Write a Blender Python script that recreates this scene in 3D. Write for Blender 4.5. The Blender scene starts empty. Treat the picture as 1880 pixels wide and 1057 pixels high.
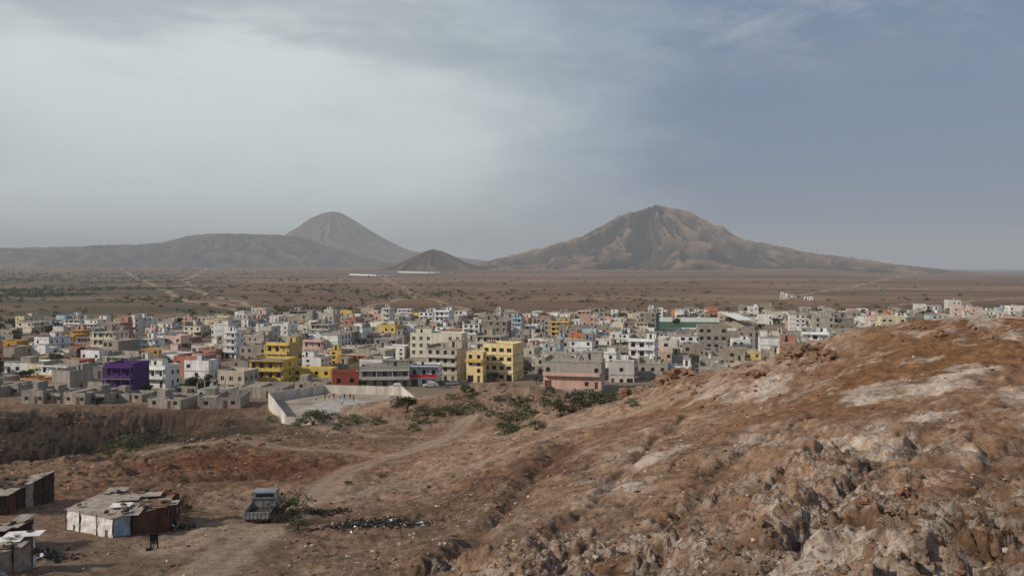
import bpy, math, random, bmesh
import numpy as np
from mathutils import Vector, Matrix, noise
random.seed(7); R=random.Random(11); NR=np.random.RandomState(5)
F=1475.0; HC=37.0; VH=490.0; UC=940.0
sc=bpy.context.scene
sc.view_settings.view_transform='Standard'; sc.view_settings.look='None'; sc.view_settings.exposure=0
def P(u,v,d): return (d*(u-UC)/F, d, HC-(v-VH)*d/F)
def flat(u,v):
    d=HC*F/max(v-VH,6); return (d*(u-UC)/F, d)
def ss(a,b,x):
    t=np.clip((x-a)/(b-a),0,1); return t*t*(3-2*t)
# ---------------------------------------------------------------- noise
TB=NR.rand(16,256,256)
def vn(x,y,s=0):
    T=TB[s%16]; xi=np.floor(x).astype(np.int64); yi=np.floor(y).astype(np.int64)
    fx=x-xi; fy=y-yi; fx=fx*fx*fx*(fx*(fx*6-15)+10); fy=fy*fy*fy*(fy*(fy*6-15)+10)
    a=T[xi&255,yi&255]; b=T[(xi+1)&255,yi&255]; c=T[xi&255,(yi+1)&255]; d=T[(xi+1)&255,(yi+1)&255]
    return (a+(b-a)*fx)+((c+(d-c)*fx)-(a+(b-a)*fx))*fy
def fbm(x,y,o=4,s=0,g=.5):
    t=0;a=1;n=0
    for i in range(o):
        c,sn=math.cos(i*1.3+.4),math.sin(i*1.3+.4)
        t=t+a*vn((x*c-y*sn)+17*i,(x*sn+y*c)-9*i,s+i); n+=a; a*=g; x=x*2.03;y=y*2.03
    return t/n*2-1
def ridged(x,y,o=4,s=0,g=.5):
    t=0;a=1;n=0
    for i in range(o):
        c,sn=math.cos(i*1.1+.7),math.sin(i*1.1+.7)
        t=t+a*(1-np.abs(2*vn((x*c-y*sn)+11*i,(x*sn+y*c)+5*i,s+i)-1)); n+=a;a*=g;x=x*2.1;y=y*2.1
    return t/n
# ---------------------------------------------------------------- terrain control
CP=[P(*q) for q in [
(-300,1057,42),(0,1057,44),(300,1057,44),(600,1057,42),(780,1057,38),(1000,1057,30),(1300,1057,22),(1600,1057,18),(1880,1057,16),(2200,1057,14),
(-300,975,54),(0,980,52),(215,985,54),(475,960,59),(760,980,52),(1000,980,42),(1300,980,32),(1600,980,26),(1880,980,22),(2200,980,20),
(0,880,75),(180,900,72),(400,900,74),(600,900,75),(750,900,72),(880,900,65),(1000,900,58),(1300,900,44),(1600,900,36),(1880,900,30),(2200,900,28),
(-300,850,95),(0,850,110),(120,840,110),(250,832,122),(350,812,108),(500,800,122),(600,830,105),(720,840,98),(830,800,120),(870,762,158),
(930,800,104),(1000,800,90),(1150,800,75),(1300,800,62),(1600,800,48),(1880,800,42),(2200,800,40),
(0,800,150),(100,800,150),(250,790,160),(150,752,190),(0,755,185),(-300,760,180),(350,780,180),(450,772,185),(500,790,165),(620,785,165),(720,790,150),(780,765,165),
(800,722,190),(900,704,182),(900,742,165),(1020,717,170),(1060,750,140),(960,770,140),
(1130,722,112),(1270,688,100),(1460,642,90),(1600,610,85),(1740,586,80),(1880,584,75),(2100,590,75),
(1600,700,64),(1880,700,54),(1400,720,75),(1250,740,84),(1150,760,95),(2200,700,52)]]
CP+=[(0,0,34.5),(-14,8,29),(-35,12,26),(-30,-10,28),(12,6,32.4),(30,3,32.5),(0,-15,35),(40,-10,33),(80,60,32),(110,95,24),(120,60,28),(60,20,31.5),
(48,112,14),(36,125,10),(70,115,13),(20,138,12.4),(60,150,5),(100,150,6),(10,200,4),(30,190,3),(-20,215,3),(60,200,0),(110,200,0),(160,200,0),(-10,250,0),
(-60,215,.5),(-40,230,0),(-62,200,.8),(-50,185,1.5),(-100,215,.5),(-130,220,0),(-160,240,0),(-90,240,0),(40,250,0),(-50,260,0),(-180,200,2)]
CP=np.array(CP); C2=25.0
def phi(dx,dy): return np.sqrt(dx*dx+dy*dy+C2)
NP_=len(CP)
A=phi(CP[:,None,0]-CP[None,:,0],CP[:,None,1]-CP[None,:,1])
M=np.zeros((NP_+3,NP_+3)); M[:NP_,:NP_]=A+np.eye(NP_)*-0.15; M[:NP_,NP_]=1;M[:NP_,NP_+1]=CP[:,0];M[:NP_,NP_+2]=CP[:,1]; M[NP_:,:NP_]=M[:NP_,NP_:].T
WT=np.linalg.solve(M,np.concatenate([CP[:,2],[0,0,0]]))
def rbf(x,y):
    x=np.clip(x,-200,170); y=np.clip(y,-20,270); out=np.full(x.shape,WT[NP_])+WT[NP_+1]*x+WT[NP_+2]*y
    for i in range(NP_): out+=WT[i]*phi(x-CP[i,0],y-CP[i,1])
    return out
def plain(x,y):
    r=np.hypot(x,y); ub=x/np.maximum(y,1)
    z=30*ss(1500,6000,r)*(1-ss(.36,.5,ub))
    z=z-22*ss(5200,8500,r)*ss(.3,.5,ub)
    return z+ fbm(x/260,y/260,3,3)*2.2*ss(800,1800,r)
def hb(x,y):
    x=np.asarray(x,float);y=np.asarray(y,float); sh=x.shape
    x=x.ravel();y=y.ravel()
    z=plain(x,y); m=(y<250)&(np.abs(x)<330)
    if m.any():
        w=1-ss(205,245,y[m]); w=w*(1-ss(200,320,np.abs(x[m])))
        z[m]=z[m]*(1-w)+rbf(x[m],y[m])*w
    return z.reshape(sh)
def hit(u,v):
    d=np.geomspace(10,7000,2600); x=d*(u-UC)/F; zr=HC-(v-VH)*d/F
    k=np.argmax(hb(x,d)>=zr)
    return np.array([x[k],d[k]])
def line(pts): return [hit(*p) for p in pts]
TR=[]
TR.append((line([(380,1050),(430,1010),(500,965),(560,925),(600,895),(640,862),(700,842),(770,822),(830,800),(850,778),(868,762)]),1.6,1))
TR.append((line([(1060,778),(1200,742),(1290,712),(1330,682),(1400,655),(1462,645)]),1.2,.8))
TR.append((line([(250,835),(330,815),(420,808),(520,818),(640,832),(720,835)]),1.2,.6))
TR.append((line([(560,925),(640,915),(740,880),(860,850),(960,815),(1060,778)]),.8,.3))
TR.append((line([(300,1000),(400,975),(480,975)]),2.2,.6))
TR.append((line([(540,760),(600,790),(700,800),(830,800)]),1.3,.4))
GUL=[(line(q),w,dp) for q,w,dp in [([(1040,800),(1010,840),(960,880),(930,920),(870,980),(800,1050)],1.3,.8),([(1500,760),(1400,800),(1330,850),(1280,900),(1210,950)],.8,.5),([(1700,800),(1620,850),(1560,900),(1480,960),(1420,1040)],.7,.6),
    ([(1250,760),(1180,820),(1120,880),(1040,960)],.7,.4),([(1860,820),(1800,900),(1730,980),(1700,1050)],.6,.5),([(330,770),(250,800),(160,820),(60,840),(-60,850)],7,3.4),([(560,870),(480,870),(400,880),(300,880)],1.5,.5)]]
TRF=[]
for pts,w in [([(372,495),(380,502),(340,515),(350,530),(400,545),(470,562)],7),([(215,500),(260,515),(330,545),(420,570)],6),
    ([(1880,545),(1760,553),(1640,560)],5),([(1440,545),(1560,527),(1650,508),(1700,500)],6),([(640,570),(760,545),(750,530),(700,512)],5),([(270,545),(360,552),(480,566),(520,570)],6),
    ([(870,540),(1000,535),(1150,545),(1300,552)],4),([(760,540),(870,575),(900,580)],5),([(0,545),(120,548),(270,545)],5),([(900,520),(1100,528),(1400,535),(1700,530)],3),([(1150,575),(1400,556),(1640,562)],3)]:
    TRF.append(([np.array(flat(*p)) for p in pts],w))
def pdist(x,y,pts):
    best=np.full(x.shape,1e9)
    for a,b in zip(pts[:-1],pts[1:]):
        dx,dy=b-a; L=dx*dx+dy*dy+1e-9
        t=np.clip(((x-a[0])*dx+(y-a[1])*dy)/L,0,1)
        best=np.minimum(best,np.hypot(x-a[0]-t*dx,y-a[1]-t*dy))
    return best
ROCKY=[(hit(u,v),r,s) for u,v,r,s in [(1560,960,6,1),(1300,1000,5,1),(1780,860,6,.7),(1860,990,5,1),(1500,870,4,.7),(1650,1030,5,1),(1180,960,4,.7),(1000,930,4,.4),(1000,1040,4,.8),(1440,1040,4,1),(860,1030,3,.7),(920,880,2.5,.4),
    (1215,700,5,.9),(1470,655,5,.7),(1700,760,7,.25),(1350,850,6,.3),(400,812,5,.35),(200,850,10,.9),(60,830,12,.9),(100,780,16,.9),(250,775,12,.7)]]
YARD=[(hit(215,975),7),(hit(330,1010),6),(hit(470,965),5),(hit(60,950),5),(hit(150,1030),6)]
def rocky(x,y):
    m=np.zeros(x.shape)
    for c,r,s in ROCKY: m=m+s*np.exp(-((x-c[0])**2+(y-c[1])**2)/(2*r*r))
    m=m*(.7+1.3*fbm(x/4.5,y/4.5,4,12,.6))
    return np.clip(m,0,1)
def flatm(x,y):
    m=np.zeros(x.shape)
    for pts,w,f in TR:
        m=np.maximum(m,f*(1-ss(w*.7,w*2.0,pdist(x,y,pts))))
    for c,r in YARD: m=np.maximum(m,.85*np.exp(-((x-c[0])**2+(y-c[1])**2)/(2*(r*.7)**2)))
    return m
def gully(x,y):
    wx=x+fbm(x/2.5,y/2.5,4,2)*1.4; wy=y+fbm(x/2.5+9,y/2.5,4,5)*1.4
    h=np.zeros(x.shape); c=np.zeros(x.shape)
    for pts,w,dp in GUL:
        d=pdist(wx,wy,pts); g=np.exp(-(d/w)**2); h=h+dp*g; c=np.maximum(c,g)
    return h,c
def detail(x,y,rk=None,fl=None,gh=None):
    if rk is None: rk=rocky(x,y)
    if fl is None: fl=flatm(x,y)
    if gh is None: gh=gully(x,y)[0]
    fade=(1-ss(185,225,y))
    n1=fbm(x/9,y/9,3,1)*.75
    n2=fbm(x/2.1,y/2.1,5,4,.55)*.27
    n3=fbm(x/.5,y/.5,3,6,.6)*.08
    wx=x+fbm(x/3,y/3,4,2)*2.2; wy=y+fbm(x/3+9,y/3,4,5)*2.2
    big_=fbm(wx/4.2,wy/4.2,6,8,.58)*1.5
    crev=(ridged(wx/2.6+4,wy/2.6,5,9,.55)-.60)*-1.5
    crev=np.where(crev>0,crev*.5,crev*1.7)
    rough=np.abs(fbm(wx/.8,wy/.8,4,10,.6))*.5
    rill=np.clip(ridged(wx/6,wy/6,5,3,.5)-.66,0,1)*2.4
    return fade*((n1+n2)*(1-.85*fl)+n3*(1-.5*fl)+rk*(1-fl)*(big_+crev+rough)-.5*(1-fl)*(1-rk)*rill-gh*(1-fl))
def hfull(x,y):
    x=np.asarray(x,float);y=np.asarray(y,float)
    return hb(x,y)+detail(x,y)
# ---------------------------------------------------------------- material helpers
def newmat(name):
    m=bpy.data.materials.new(name); m.use_nodes=True; nt=m.node_tree; b=nt.nodes['Principled BSDF']; b.inputs['Roughness'].default_value=.9
    b.inputs['Specular IOR Level'].default_value=.2
    return m,nt,b
def N(nt,t,**k):
    nd=nt.nodes.new(t)
    for a,v in k.items(): setattr(nd,a,v)
    return nd
def smat(name,col,rough=.85,var=.25,scale=1.5,spec=.2,bump=0,streak=False):
    m,nt,b=newmat(name); b.inputs['Roughness'].default_value=rough; b.inputs['Specular IOR Level'].default_value=spec
    tc=N(nt,'ShaderNodeNewGeometry'); mp=N(nt,'ShaderNodeMapping'); nt.links.new(tc.outputs['Position'],mp.inputs[0])
    if streak: mp.inputs['Scale'].default_value=(1,1,.25)
    nz=N(nt,'ShaderNodeTexNoise'); nz.inputs['Scale'].default_value=scale; nz.inputs['Detail'].default_value=6; nt.links.new(mp.outputs[0],nz.inputs['Vector'])
    mr=N(nt,'ShaderNodeMapRange'); mr.inputs[1].default_value=.3;mr.inputs[2].default_value=.7;mr.inputs[3].default_value=1-var;mr.inputs[4].default_value=1+var*.6
    nt.links.new(nz.outputs['Fac'],mr.inputs[0])
    mx=N(nt,'ShaderNodeMix',data_type='RGBA',blend_type='MULTIPLY'); mx.inputs[0].default_value=1; mx.inputs[6].default_value=(*col,1)
    nt.links.new(mr.outputs[0],mx.inputs[7]); nt.links.new(mx.outputs[2],b.inputs['Base Color'])
    if bump:
        bp=N(nt,'ShaderNodeBump'); bp.inputs['Strength'].default_value=bump; bp.inputs['Distance'].default_value=.05; nt.links.new(nz.outputs['Fac'],bp.inputs['Height']); nt.links.new(bp.outputs[0],b.inputs['Normal'])
    return m
def mesh_np(name,v,f,mats=(),smooth=False,mi=None,col=None):
    me=bpy.data.meshes.new(name); v=np.asarray(v,np.float32); f=np.ascontiguousarray(f,np.int32); k=f.shape[1]
    me.vertices.add(len(v)); me.vertices.foreach_set('co',v.ravel())
    me.loops.add(f.size); me.loops.foreach_set('vertex_index',f.ravel())
    me.polygons.add(len(f)); me.polygons.foreach_set('loop_start',np.arange(0,f.size,k,dtype=np.int32))
    if smooth: me.polygons.foreach_set('use_smooth',np.ones(len(f),bool))
    else: me.polygons.foreach_set('use_smooth',np.zeros(len(f),bool))
    if mi is not None: me.polygons.foreach_set('material_index',np.asarray(mi,np.int32))
    if col is not None:
        a=me.attributes.new('Col','FLOAT_COLOR','POINT'); c=np.ones((len(v),4),np.float32); c[:,:3]=col; a.data.foreach_set('color',c.ravel())
    me.update(calc_edges=True)
    for m in mats: me.materials.append(m)
    return me
def obj(name,me,loc=(0,0,0),rot=(0,0,0),scale=(1,1,1),parent=None):
    o=bpy.data.objects.new(name,me); sc.collection.objects.link(o); o.location=loc;o.rotation_euler=rot;o.scale=scale
    if parent: o.parent=parent
    return o
# ---------------------------------------------------------------- ground sheet
NA=1180
ang=np.radians(np.linspace(-47,47,NA))
rad=np.concatenate([np.geomspace(4,24,50)[:-1],np.geomspace(24,150,700)[:-1],np.geomspace(150,12000,300)])
cx0,cy0=0,-12
AA,RR=np.meshgrid(ang,rad); X=(cx0+RR*np.sin(AA)).ravel(); Y=(cy0+RR*np.cos(AA)).ravel()
Z=hb(X,Y); near=Y<230
rk=np.zeros(X.shape);fl=np.zeros(X.shape);gh=np.zeros(X.shape);gc=np.zeros(X.shape)
rk[near]=rocky(X[near],Y[near]); fl[near]=flatm(X[near],Y[near]); gh[near],gc[near]=gully(X[near],Y[near])
dt=np.zeros(X.shape); dt[near]=detail(X[near],Y[near],rk[near],fl[near],gh[near]); Z=Z+dt
def lerp(a,b,t): return a+(np.asarray(b)-a)*t[:,None]
col=np.zeros((len(X),3))+np.array([.285,.176,.108])
big=fbm(X/22,Y/22,4,2); med=fbm(X/5,Y/5,5,7,.6)
ub=X/np.maximum(Y,1)
col=lerp(col,[.42,.295,.205],np.clip(big*1.4+.15,0,1)*.7)
col=lerp(col,[.20,.095,.05],np.clip(-big*1.6,0,1)*.75)
col=lerp(col,[.12,.072,.043],np.clip(med*1.6-.2,0,1)*.65)
top=ss(.28,.5,ub)*ss(45,65,Y)*(1-ss(120,150,Y))
col=lerp(col,[.215,.108,.048],top*.8)
pale=np.clip(fbm(X/5+3,Y/5,6,11,.64)*3.0-.1,0,1)*ss(0,.2,ub)*(1-ss(70,110,Y))
col=lerp(col,[.54,.42,.325],pale*.72)
col=lerp(col,[.27,.17,.10],rk*.5)
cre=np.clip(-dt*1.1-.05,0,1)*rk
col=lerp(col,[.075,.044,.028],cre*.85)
for u,v,r,c,s in [(420,850,9,(.17,.07,.038),.9),(560,860,7,(.19,.085,.048),.8),(150,830,22,(.045,.03,.021),1),(60,790,32,(.045,.03,.022),1),(250,800,20,(.06,.04,.028),1),(330,775,12,(.11,.07,.045),.8),(170,752,8,(.20,.13,.085),.5),  # darkest left gully patches: shade of the bank painted into the soil colour
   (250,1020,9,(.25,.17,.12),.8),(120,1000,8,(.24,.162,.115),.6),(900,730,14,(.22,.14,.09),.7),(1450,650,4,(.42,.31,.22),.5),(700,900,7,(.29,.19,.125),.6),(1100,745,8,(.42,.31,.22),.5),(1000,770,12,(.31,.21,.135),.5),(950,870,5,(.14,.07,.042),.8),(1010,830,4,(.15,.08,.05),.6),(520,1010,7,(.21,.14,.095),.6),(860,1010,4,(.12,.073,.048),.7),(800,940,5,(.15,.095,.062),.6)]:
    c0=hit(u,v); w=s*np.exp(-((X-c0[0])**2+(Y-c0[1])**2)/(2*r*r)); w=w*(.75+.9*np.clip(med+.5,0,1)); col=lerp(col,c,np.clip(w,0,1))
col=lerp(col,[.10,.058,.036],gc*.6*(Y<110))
fine=np.ones(X.shape); fine[near]=1+fbm(X[near]/.9,Y[near]/.9,4,13,.65)*.65*(1-.6*fl[near])
col=col*np.clip(fine,.5,1.5)[:,None]
for pts,w,f in TR:
    m=near; d=np.full(X.shape,99.); d[m]=pdist(X[m],Y[m],pts); wob=1+fbm(X/4,Y/4,4,9,.6)*.5
    t=(1-ss(w*.45,w*1.4,d*wob)); rut=1-.55*np.exp(-((d-.0)/(.28*w))**2)
    col=lerp(col,[.43,.315,.225],t*.68*rut)
tn=ss(205,240,Y)
col=lerp(col,np.array([.25,.19,.14]),tn*.9)
pl=ss(560,700,np.hypot(X,Y))
st=fbm(X/420+2,Y/150,5,3,.6); st2=fbm(X/90,Y/60,5,6,.6)
pc=np.zeros((len(X),3))+np.array([.195,.122,.077])
pc=lerp(pc,[.31,.205,.132],np.clip(st*1.9,0,1)*.85); pc=lerp(pc,[.11,.073,.052],np.clip(-st*1.8,0,1)*.8); pc=lerp(pc,[.10,.068,.048],np.clip(st2*2.0,0,1)*.45)
gz=(1-ss(-.47,-.26,ub))*ss(500,700,Y)*(1-ss(2200,4500,Y))
pc=lerp(pc,[.085,.08,.05],gz*np.clip(.55+st2,0,1))
for pts,w in TRF:
    sel=(Y>500); d=np.full(X.shape,1e4); d[sel]=pdist(X[sel]+fbm(X[sel]/60,Y[sel]/60,3,1)*14,Y[sel]+fbm(X[sel]/60+7,Y[sel]/60,3,4)*14,pts); ww=w*.5+.0014*Y
    pc=lerp(pc,[.38,.275,.19],(1-ss(ww*.4,ww*1.3,d))*.85)
col=col*(1-pl)[:,None]+pc*pl[:,None]
i=np.arange((len(rad)-1)*NA).reshape(len(rad)-1,NA)[:,:-1].ravel()
faces=np.stack([i,i+1,i+NA+1,i+NA],1)
gm,nt,b=newmat('dry_soil')
at=N(nt,'ShaderNodeAttribute',attribute_name='Col'); geo=N(nt,'ShaderNodeNewGeometry')
def noi(sc_,det=8,ro=.6,dist=0):
    z=N(nt,'ShaderNodeTexNoise'); z.inputs['Scale'].default_value=sc_;z.inputs['Detail'].default_value=det;z.inputs['Roughness'].default_value=ro;z.inputs['Distortion'].default_value=dist
    nt.links.new(geo.outputs['Position'],z.inputs['Vector']); return z
def mr(src,a,b_,c,d):
    z=N(nt,'ShaderNodeMapRange'); z.inputs[1].default_value=a;z.inputs[2].default_value=b_;z.inputs[3].default_value=c;z.inputs[4].default_value=d; nt.links.new(src,z.inputs[0]); return z.outputs[0]
n1=noi(1.4,10,.7); n2=noi(7,8,.8); n3=noi(.35,8,.65,1.5)
mulA=N(nt,'ShaderNodeMath',operation='MULTIPLY'); nt.links.new(mr(n1.outputs['Fac'],.3,.7,.65,1.35),mulA.inputs[0]); nt.links.new(mr(n2.outputs['Fac'],.32,.7,.6,1.4),mulA.inputs[1])
mx=N(nt,'ShaderNodeMix',data_type='RGBA',blend_type='MULTIPLY'); mx.inputs[0].default_value=1; nt.links.new(at.outputs['Color'],mx.inputs[6]); nt.links.new(mulA.outputs[0],mx.inputs[7])
ma=N(nt,'ShaderNodeAttribute',attribute_name='crust')
wv=noi(1.1,10,.78,1.2)
ab=N(nt,'ShaderNodeMath',operation='SUBTRACT'); nt.links.new(wv.outputs['Fac'],ab.inputs[0]); ab.inputs[1].default_value=.5
ab2=N(nt,'ShaderNodeMath',operation='ABSOLUTE'); nt.links.new(ab.outputs[0],ab2.inputs[0])
thin=mr(ab2.outputs[0],0,.06,1,0); pat=mr(n3.outputs['Fac'],.42,.56,0,1)
m1=N(nt,'ShaderNodeMath',operation='MULTIPLY'); nt.links.new(thin,m1.inputs[0]);nt.links.new(pat,m1.inputs[1])
m2=N(nt,'ShaderNodeMath',operation='MULTIPLY'); nt.links.new(m1.outputs[0],m2.inputs[0]);nt.links.new(ma.outputs['Fac'],m2.inputs[1])
mx2=N(nt,'ShaderNodeMix',data_type='RGBA'); nt.links.new(m2.outputs[0],mx2.inputs[0]); nt.links.new(mx.outputs[2],mx2.inputs[6]); mx2.inputs[7].default_value=(.68,.60,.52,1)
nt.links.new(mx2.outputs[2],b.inputs['Base Color']); b.inputs['Roughness'].default_value=1; b.inputs['Specular IOR Level'].default_value=.05
bp=N(nt,'ShaderNodeBump'); bp.inputs['Strength'].default_value=1; bp.inputs['Distance'].default_value=.24
ad=N(nt,'ShaderNodeMath',operation='MULTIPLY_ADD'); nt.links.new(n2.outputs['Fac'],ad.inputs[0]); ad.inputs[1].default_value=.4; nt.links.new(n1.outputs['Fac'],ad.inputs[2]); nt.links.new(ad.outputs[0],bp.inputs['Height']); nt.links.new(bp.outputs[0],b.inputs['Normal'])
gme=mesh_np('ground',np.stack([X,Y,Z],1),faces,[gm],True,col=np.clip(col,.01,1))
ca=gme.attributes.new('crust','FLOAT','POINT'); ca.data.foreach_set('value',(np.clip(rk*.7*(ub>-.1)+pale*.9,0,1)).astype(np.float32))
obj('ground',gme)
# ---------------------------------------------------------------- mountains
mm,nt,b=newmat('mountain_rock'); b.inputs['Specular IOR Level'].default_value=.02; b.inputs['Roughness'].default_value=1
at=N(nt,'ShaderNodeAttribute',attribute_name='Col'); nt.links.new(at.outputs['Color'],b.inputs['Base Color'])
def mountain(name,uc,dist,left,right,sy=1.0,gul=.25,freq=7,cols=((.17,.12,.085),(.25,.185,.13)),nseg=420,nr=170,seed=0,irr=.0,lumps=()):
    k=dist/F; cx=(uc-UC)*k
    def pr(pts):
        p=sorted((abs(u-uc)*k,HC+(VH-v)*k) for u,v in pts); return np.array(p)
    Lp,Rp=pr(left),pr(right); RL,RX=Lp[-1,0],Rp[-1,0]
    a=np.linspace(0,2*np.pi,nseg,endpoint=False); t=np.linspace(0,1,nr)**.9
    Ag,Tg=np.meshgrid(a,t); w=(1+np.cos(Ag))/2; w=w*w*(3-2*w)
    Rm=RL+(RX-RL)*w; r=Rm*Tg
    h=np.interp(Tg*RL,Lp[:,0],Lp[:,1])*(1-w)+np.interp(Tg*RX,Rp[:,0],Rp[:,1])*w
    lx=r*np.cos(Ag); ly=r*np.sin(Ag)*sy
    hmax=h.max(); rel=np.clip(h/hmax,0,1)
    wa=Ag+fbm(lx/420,ly/420,4,seed)*.4
    g=ridged(np.cos(wa)*freq*.45+seed,np.sin(wa)*freq*.45+Tg*.8,6,seed+2,.58)
    env=np.clip(4*rel*(1-rel),0,1)**.7
    sil=1-.6*np.abs(np.cos(Ag))**6
    dz=(g-.72)*gul*hmax*env*sil
    dz+=(fbm(lx/130,ly/130,5,seed+4,.6)*.5+(ridged(lx/110,ly/110,5,seed+1,.6)-.65)*1.0)*irr*hmax*np.clip(rel*1.5,0,1)
    for u,hp,wp in lumps:
        dz+=hp*k*np.exp(-np.abs(lx-(u-uc)*k)/(wp*k))*np.exp(-(ly/(wp*k*4))**2)
    z=h+dz
    c=np.zeros((z.size,3))+np.array(cols[0]); m=np.clip((fbm(lx/150,ly/150,5,seed+6,.6)*1.2+.3+(g-.7)*3.5),0,1).ravel(); c=lerp(c,cols[1],m)
    v=np.stack([(cx+lx).ravel(),(dist+ly).ravel(),z.ravel()],1)
    idx=np.arange(nr*nseg).reshape(nr,nseg); nx=np.roll(idx,-1,1)
    f=np.stack([idx[:-1].ravel(),nx[:-1].ravel(),nx[1:].ravel(),idx[1:].ravel()],1)[:,::-1]
    obj(name,mesh_np(name,v,f,[mm],True,col=c))
mountain('volcanic_mountain',1205,6000,[(1205,381),(1190,385),(1150,398),(1125,408),(1100,422),(1070,436),(1045,447),(1000,460),(940,475),(860,488),(780,498)],
   [(1205,381),(1220,384),(1238,393),(1262,403),(1275,407),(1300,422),(1340,445),(1365,456),(1390,463),(1430,470),(1500,479),(1600,489),(1720,499)],gul=.85,freq=9,nseg=1100,nr=300,seed=3,irr=.07,cols=((.05,.032,.022),(.20,.13,.08)),lumps=[(1204,5,9),(1262,9,9),(1155,3,6),(1045,3,8),(1390,2,10)])
mountain('volcanic_cone',610,9500,[(610,388),(590,392),(570,402),(545,420),(525,433),(480,452),(400,475),(300,492)],[(610,388),(625,391),(650,404),(700,435),(740,456),(760,462),(820,470),(880,477),(980,492)],gul=.12,freq=8,seed=5,irr=.015,cols=((.12,.082,.062),(.19,.135,.10)))
mountain('mesa_hill',455,7600,[(455,431),(430,430),(380,430),(350,434),(330,439),(300,447),(260,453),(150,458),(0,462),(-250,468),(-500,492)],[(455,431),(520,432),(545,435),(575,443),(610,455),(650,468),(700,480),(780,495)],sy=.45,gul=.45,freq=18,nseg=800,seed=7,irr=.05,cols=((.06,.042,.032),(.15,.104,.074)))
mountain('small_cone_hill',795,4500,[(795,457),(780,461),(765,468),(745,478),(722,488),(690,496),(660,502)],[(795,457),(812,461),(830,470),(850,480),(870,487),(900,494),(930,502)],gul=.26,freq=6,nseg=300,nr=90,seed=9,irr=.04,cols=((.06,.04,.028),(.14,.092,.06)))
sm,nt,b=newmat('sea_water'); b.inputs['Base Color'].default_value=(.03,.06,.1,1); b.inputs['Roughness'].default_value=.35
obj('sea',mesh_np('sea',[(-30000,6500,-6),(45000,6500,-6),(45000,45000,-6),(-30000,45000,-6)],[(0,1,2,3)],[sm]))
# ---------------------------------------------------------------- haze (homogeneous air volume, its emission stands in for scattered light)
BETA=1.0e-4
hm=bpy.data.materials.new('haze_air'); hm.use_nodes=True; nt=hm.node_tree; nt.nodes.clear()
o_=N(nt,'ShaderNodeOutputMaterial'); va=N(nt,'ShaderNodeVolumeAbsorption'); va.inputs['Color'].default_value=(0,0,0,1); va.inputs['Density'].default_value=BETA
em=N(nt,'ShaderNodeEmission'); em.inputs['Color'].default_value=(.325,.338,.355,1); em.inputs['Strength'].default_value=BETA
ads=N(nt,'ShaderNodeAddShader'); nt.links.new(va.outputs[0],ads.inputs[0]);nt.links.new(em.outputs[0],ads.inputs[1]);nt.links.new(ads.outputs[0],o_.inputs['Volume'])
s=25000; bx=[(-s,-2000,-120),(s,-2000,-120),(s,s,-120),(-s,s,-120),(-s,-2000,800),(s,-2000,800),(s,s,800),(-s,s,800)]
obj('haze',mesh_np('haze',bx,[(3,2,1,0),(4,5,6,7),(0,1,5,4),(1,2,6,5),(2,3,7,6),(3,0,4,7)],[hm]))
# ---------------------------------------------------------------- mesh builder
class MB:
    def __init__(s): s.v=[];s.f=[];s.m=[]
    def q(s,pts,m):
        k=len(s.v); s.v+= [tuple(p) for p in pts]; s.f.append(tuple(range(k,k+len(pts)))); s.m.append(m)
    def box(s,x0,x1,y0,y1,z0,z1,m,T=None):
        c=[Vector(p) for p in [(x0,y0,z0),(x1,y0,z0),(x1,y1,z0),(x0,y1,z0),(x0,y0,z1),(x1,y0,z1),(x1,y1,z1),(x0,y1,z1)]]
        if T is not None: c=[T@p for p in c]
        for a in ((3,2,1,0),(4,5,6,7),(0,1,5,4),(1,2,6,5),(2,3,7,6),(3,0,4,7)): s.q([c[i] for i in a],m)
    def cyl(s,p0,p1,r0,r1,m,n=8,cap=True):
        p0=Vector(p0);p1=Vector(p1); d=(p1-p0).normalized(); a=d.orthogonal().normalized(); b_=d.cross(a)
        A0=[p0+(a*math.cos(t)+b_*math.sin(t))*r0 for t in [2*math.pi*i/n for i in range(n)]]
        A1=[p1+(a*math.cos(t)+b_*math.sin(t))*r1 for t in [2*math.pi*i/n for i in range(n)]]
        for i in range(n): j=(i+1)%n; s.q([A0[i],A0[j],A1[j],A1[i]],m)
        if cap: s.q(A1,m); s.q(A0[::-1],m)
    def cell(s,o,ax,nr,w,h,win,wm,pm,dep=.2,fm=None):
        o=Vector(o);ax=Vector(ax);nr=Vector(nr);up=Vector((0,0,1))
        O=[o,o+ax*w,o+ax*w+up*h,o+up*h]
        if not win: s.q(O,wm); return
        a,b_,c,d=win; I=[o+ax*a+up*c,o+ax*b_+up*c,o+ax*b_+up*d,o+ax*a+up*d]; Rr=[p-nr*dep for p in I]
        for i in range(4):
            j=(i+1)%4; s.q([O[i],O[j],I[j],I[i]],wm); s.q([I[i],I[j],Rr[j],Rr[i]],fm if fm is not None else wm)
        s.q(Rr,pm)
        if fm is not None and b_-a>.9:
            mid=(a+b_)/2
            M0=o+ax*(mid-.04)+up*c-nr*(dep-.04); M1=o+ax*(mid+.04)+up*c-nr*(dep-.04); s.q([M0,M1,M1+up*(d-c),M0+up*(d-c)],fm)
    def mesh(s,name,mats,smooth=False):
        me=bpy.data.meshes.new(name); me.from_pydata([tuple(v) for v in s.v],[],s.f); me.polygons.foreach_set('material_index',s.m)
        if smooth: me.polygons.foreach_set('use_smooth',[True]*len(s.f))
        for m in mats: me.materials.append(m)
        me.update(); return me
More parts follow.
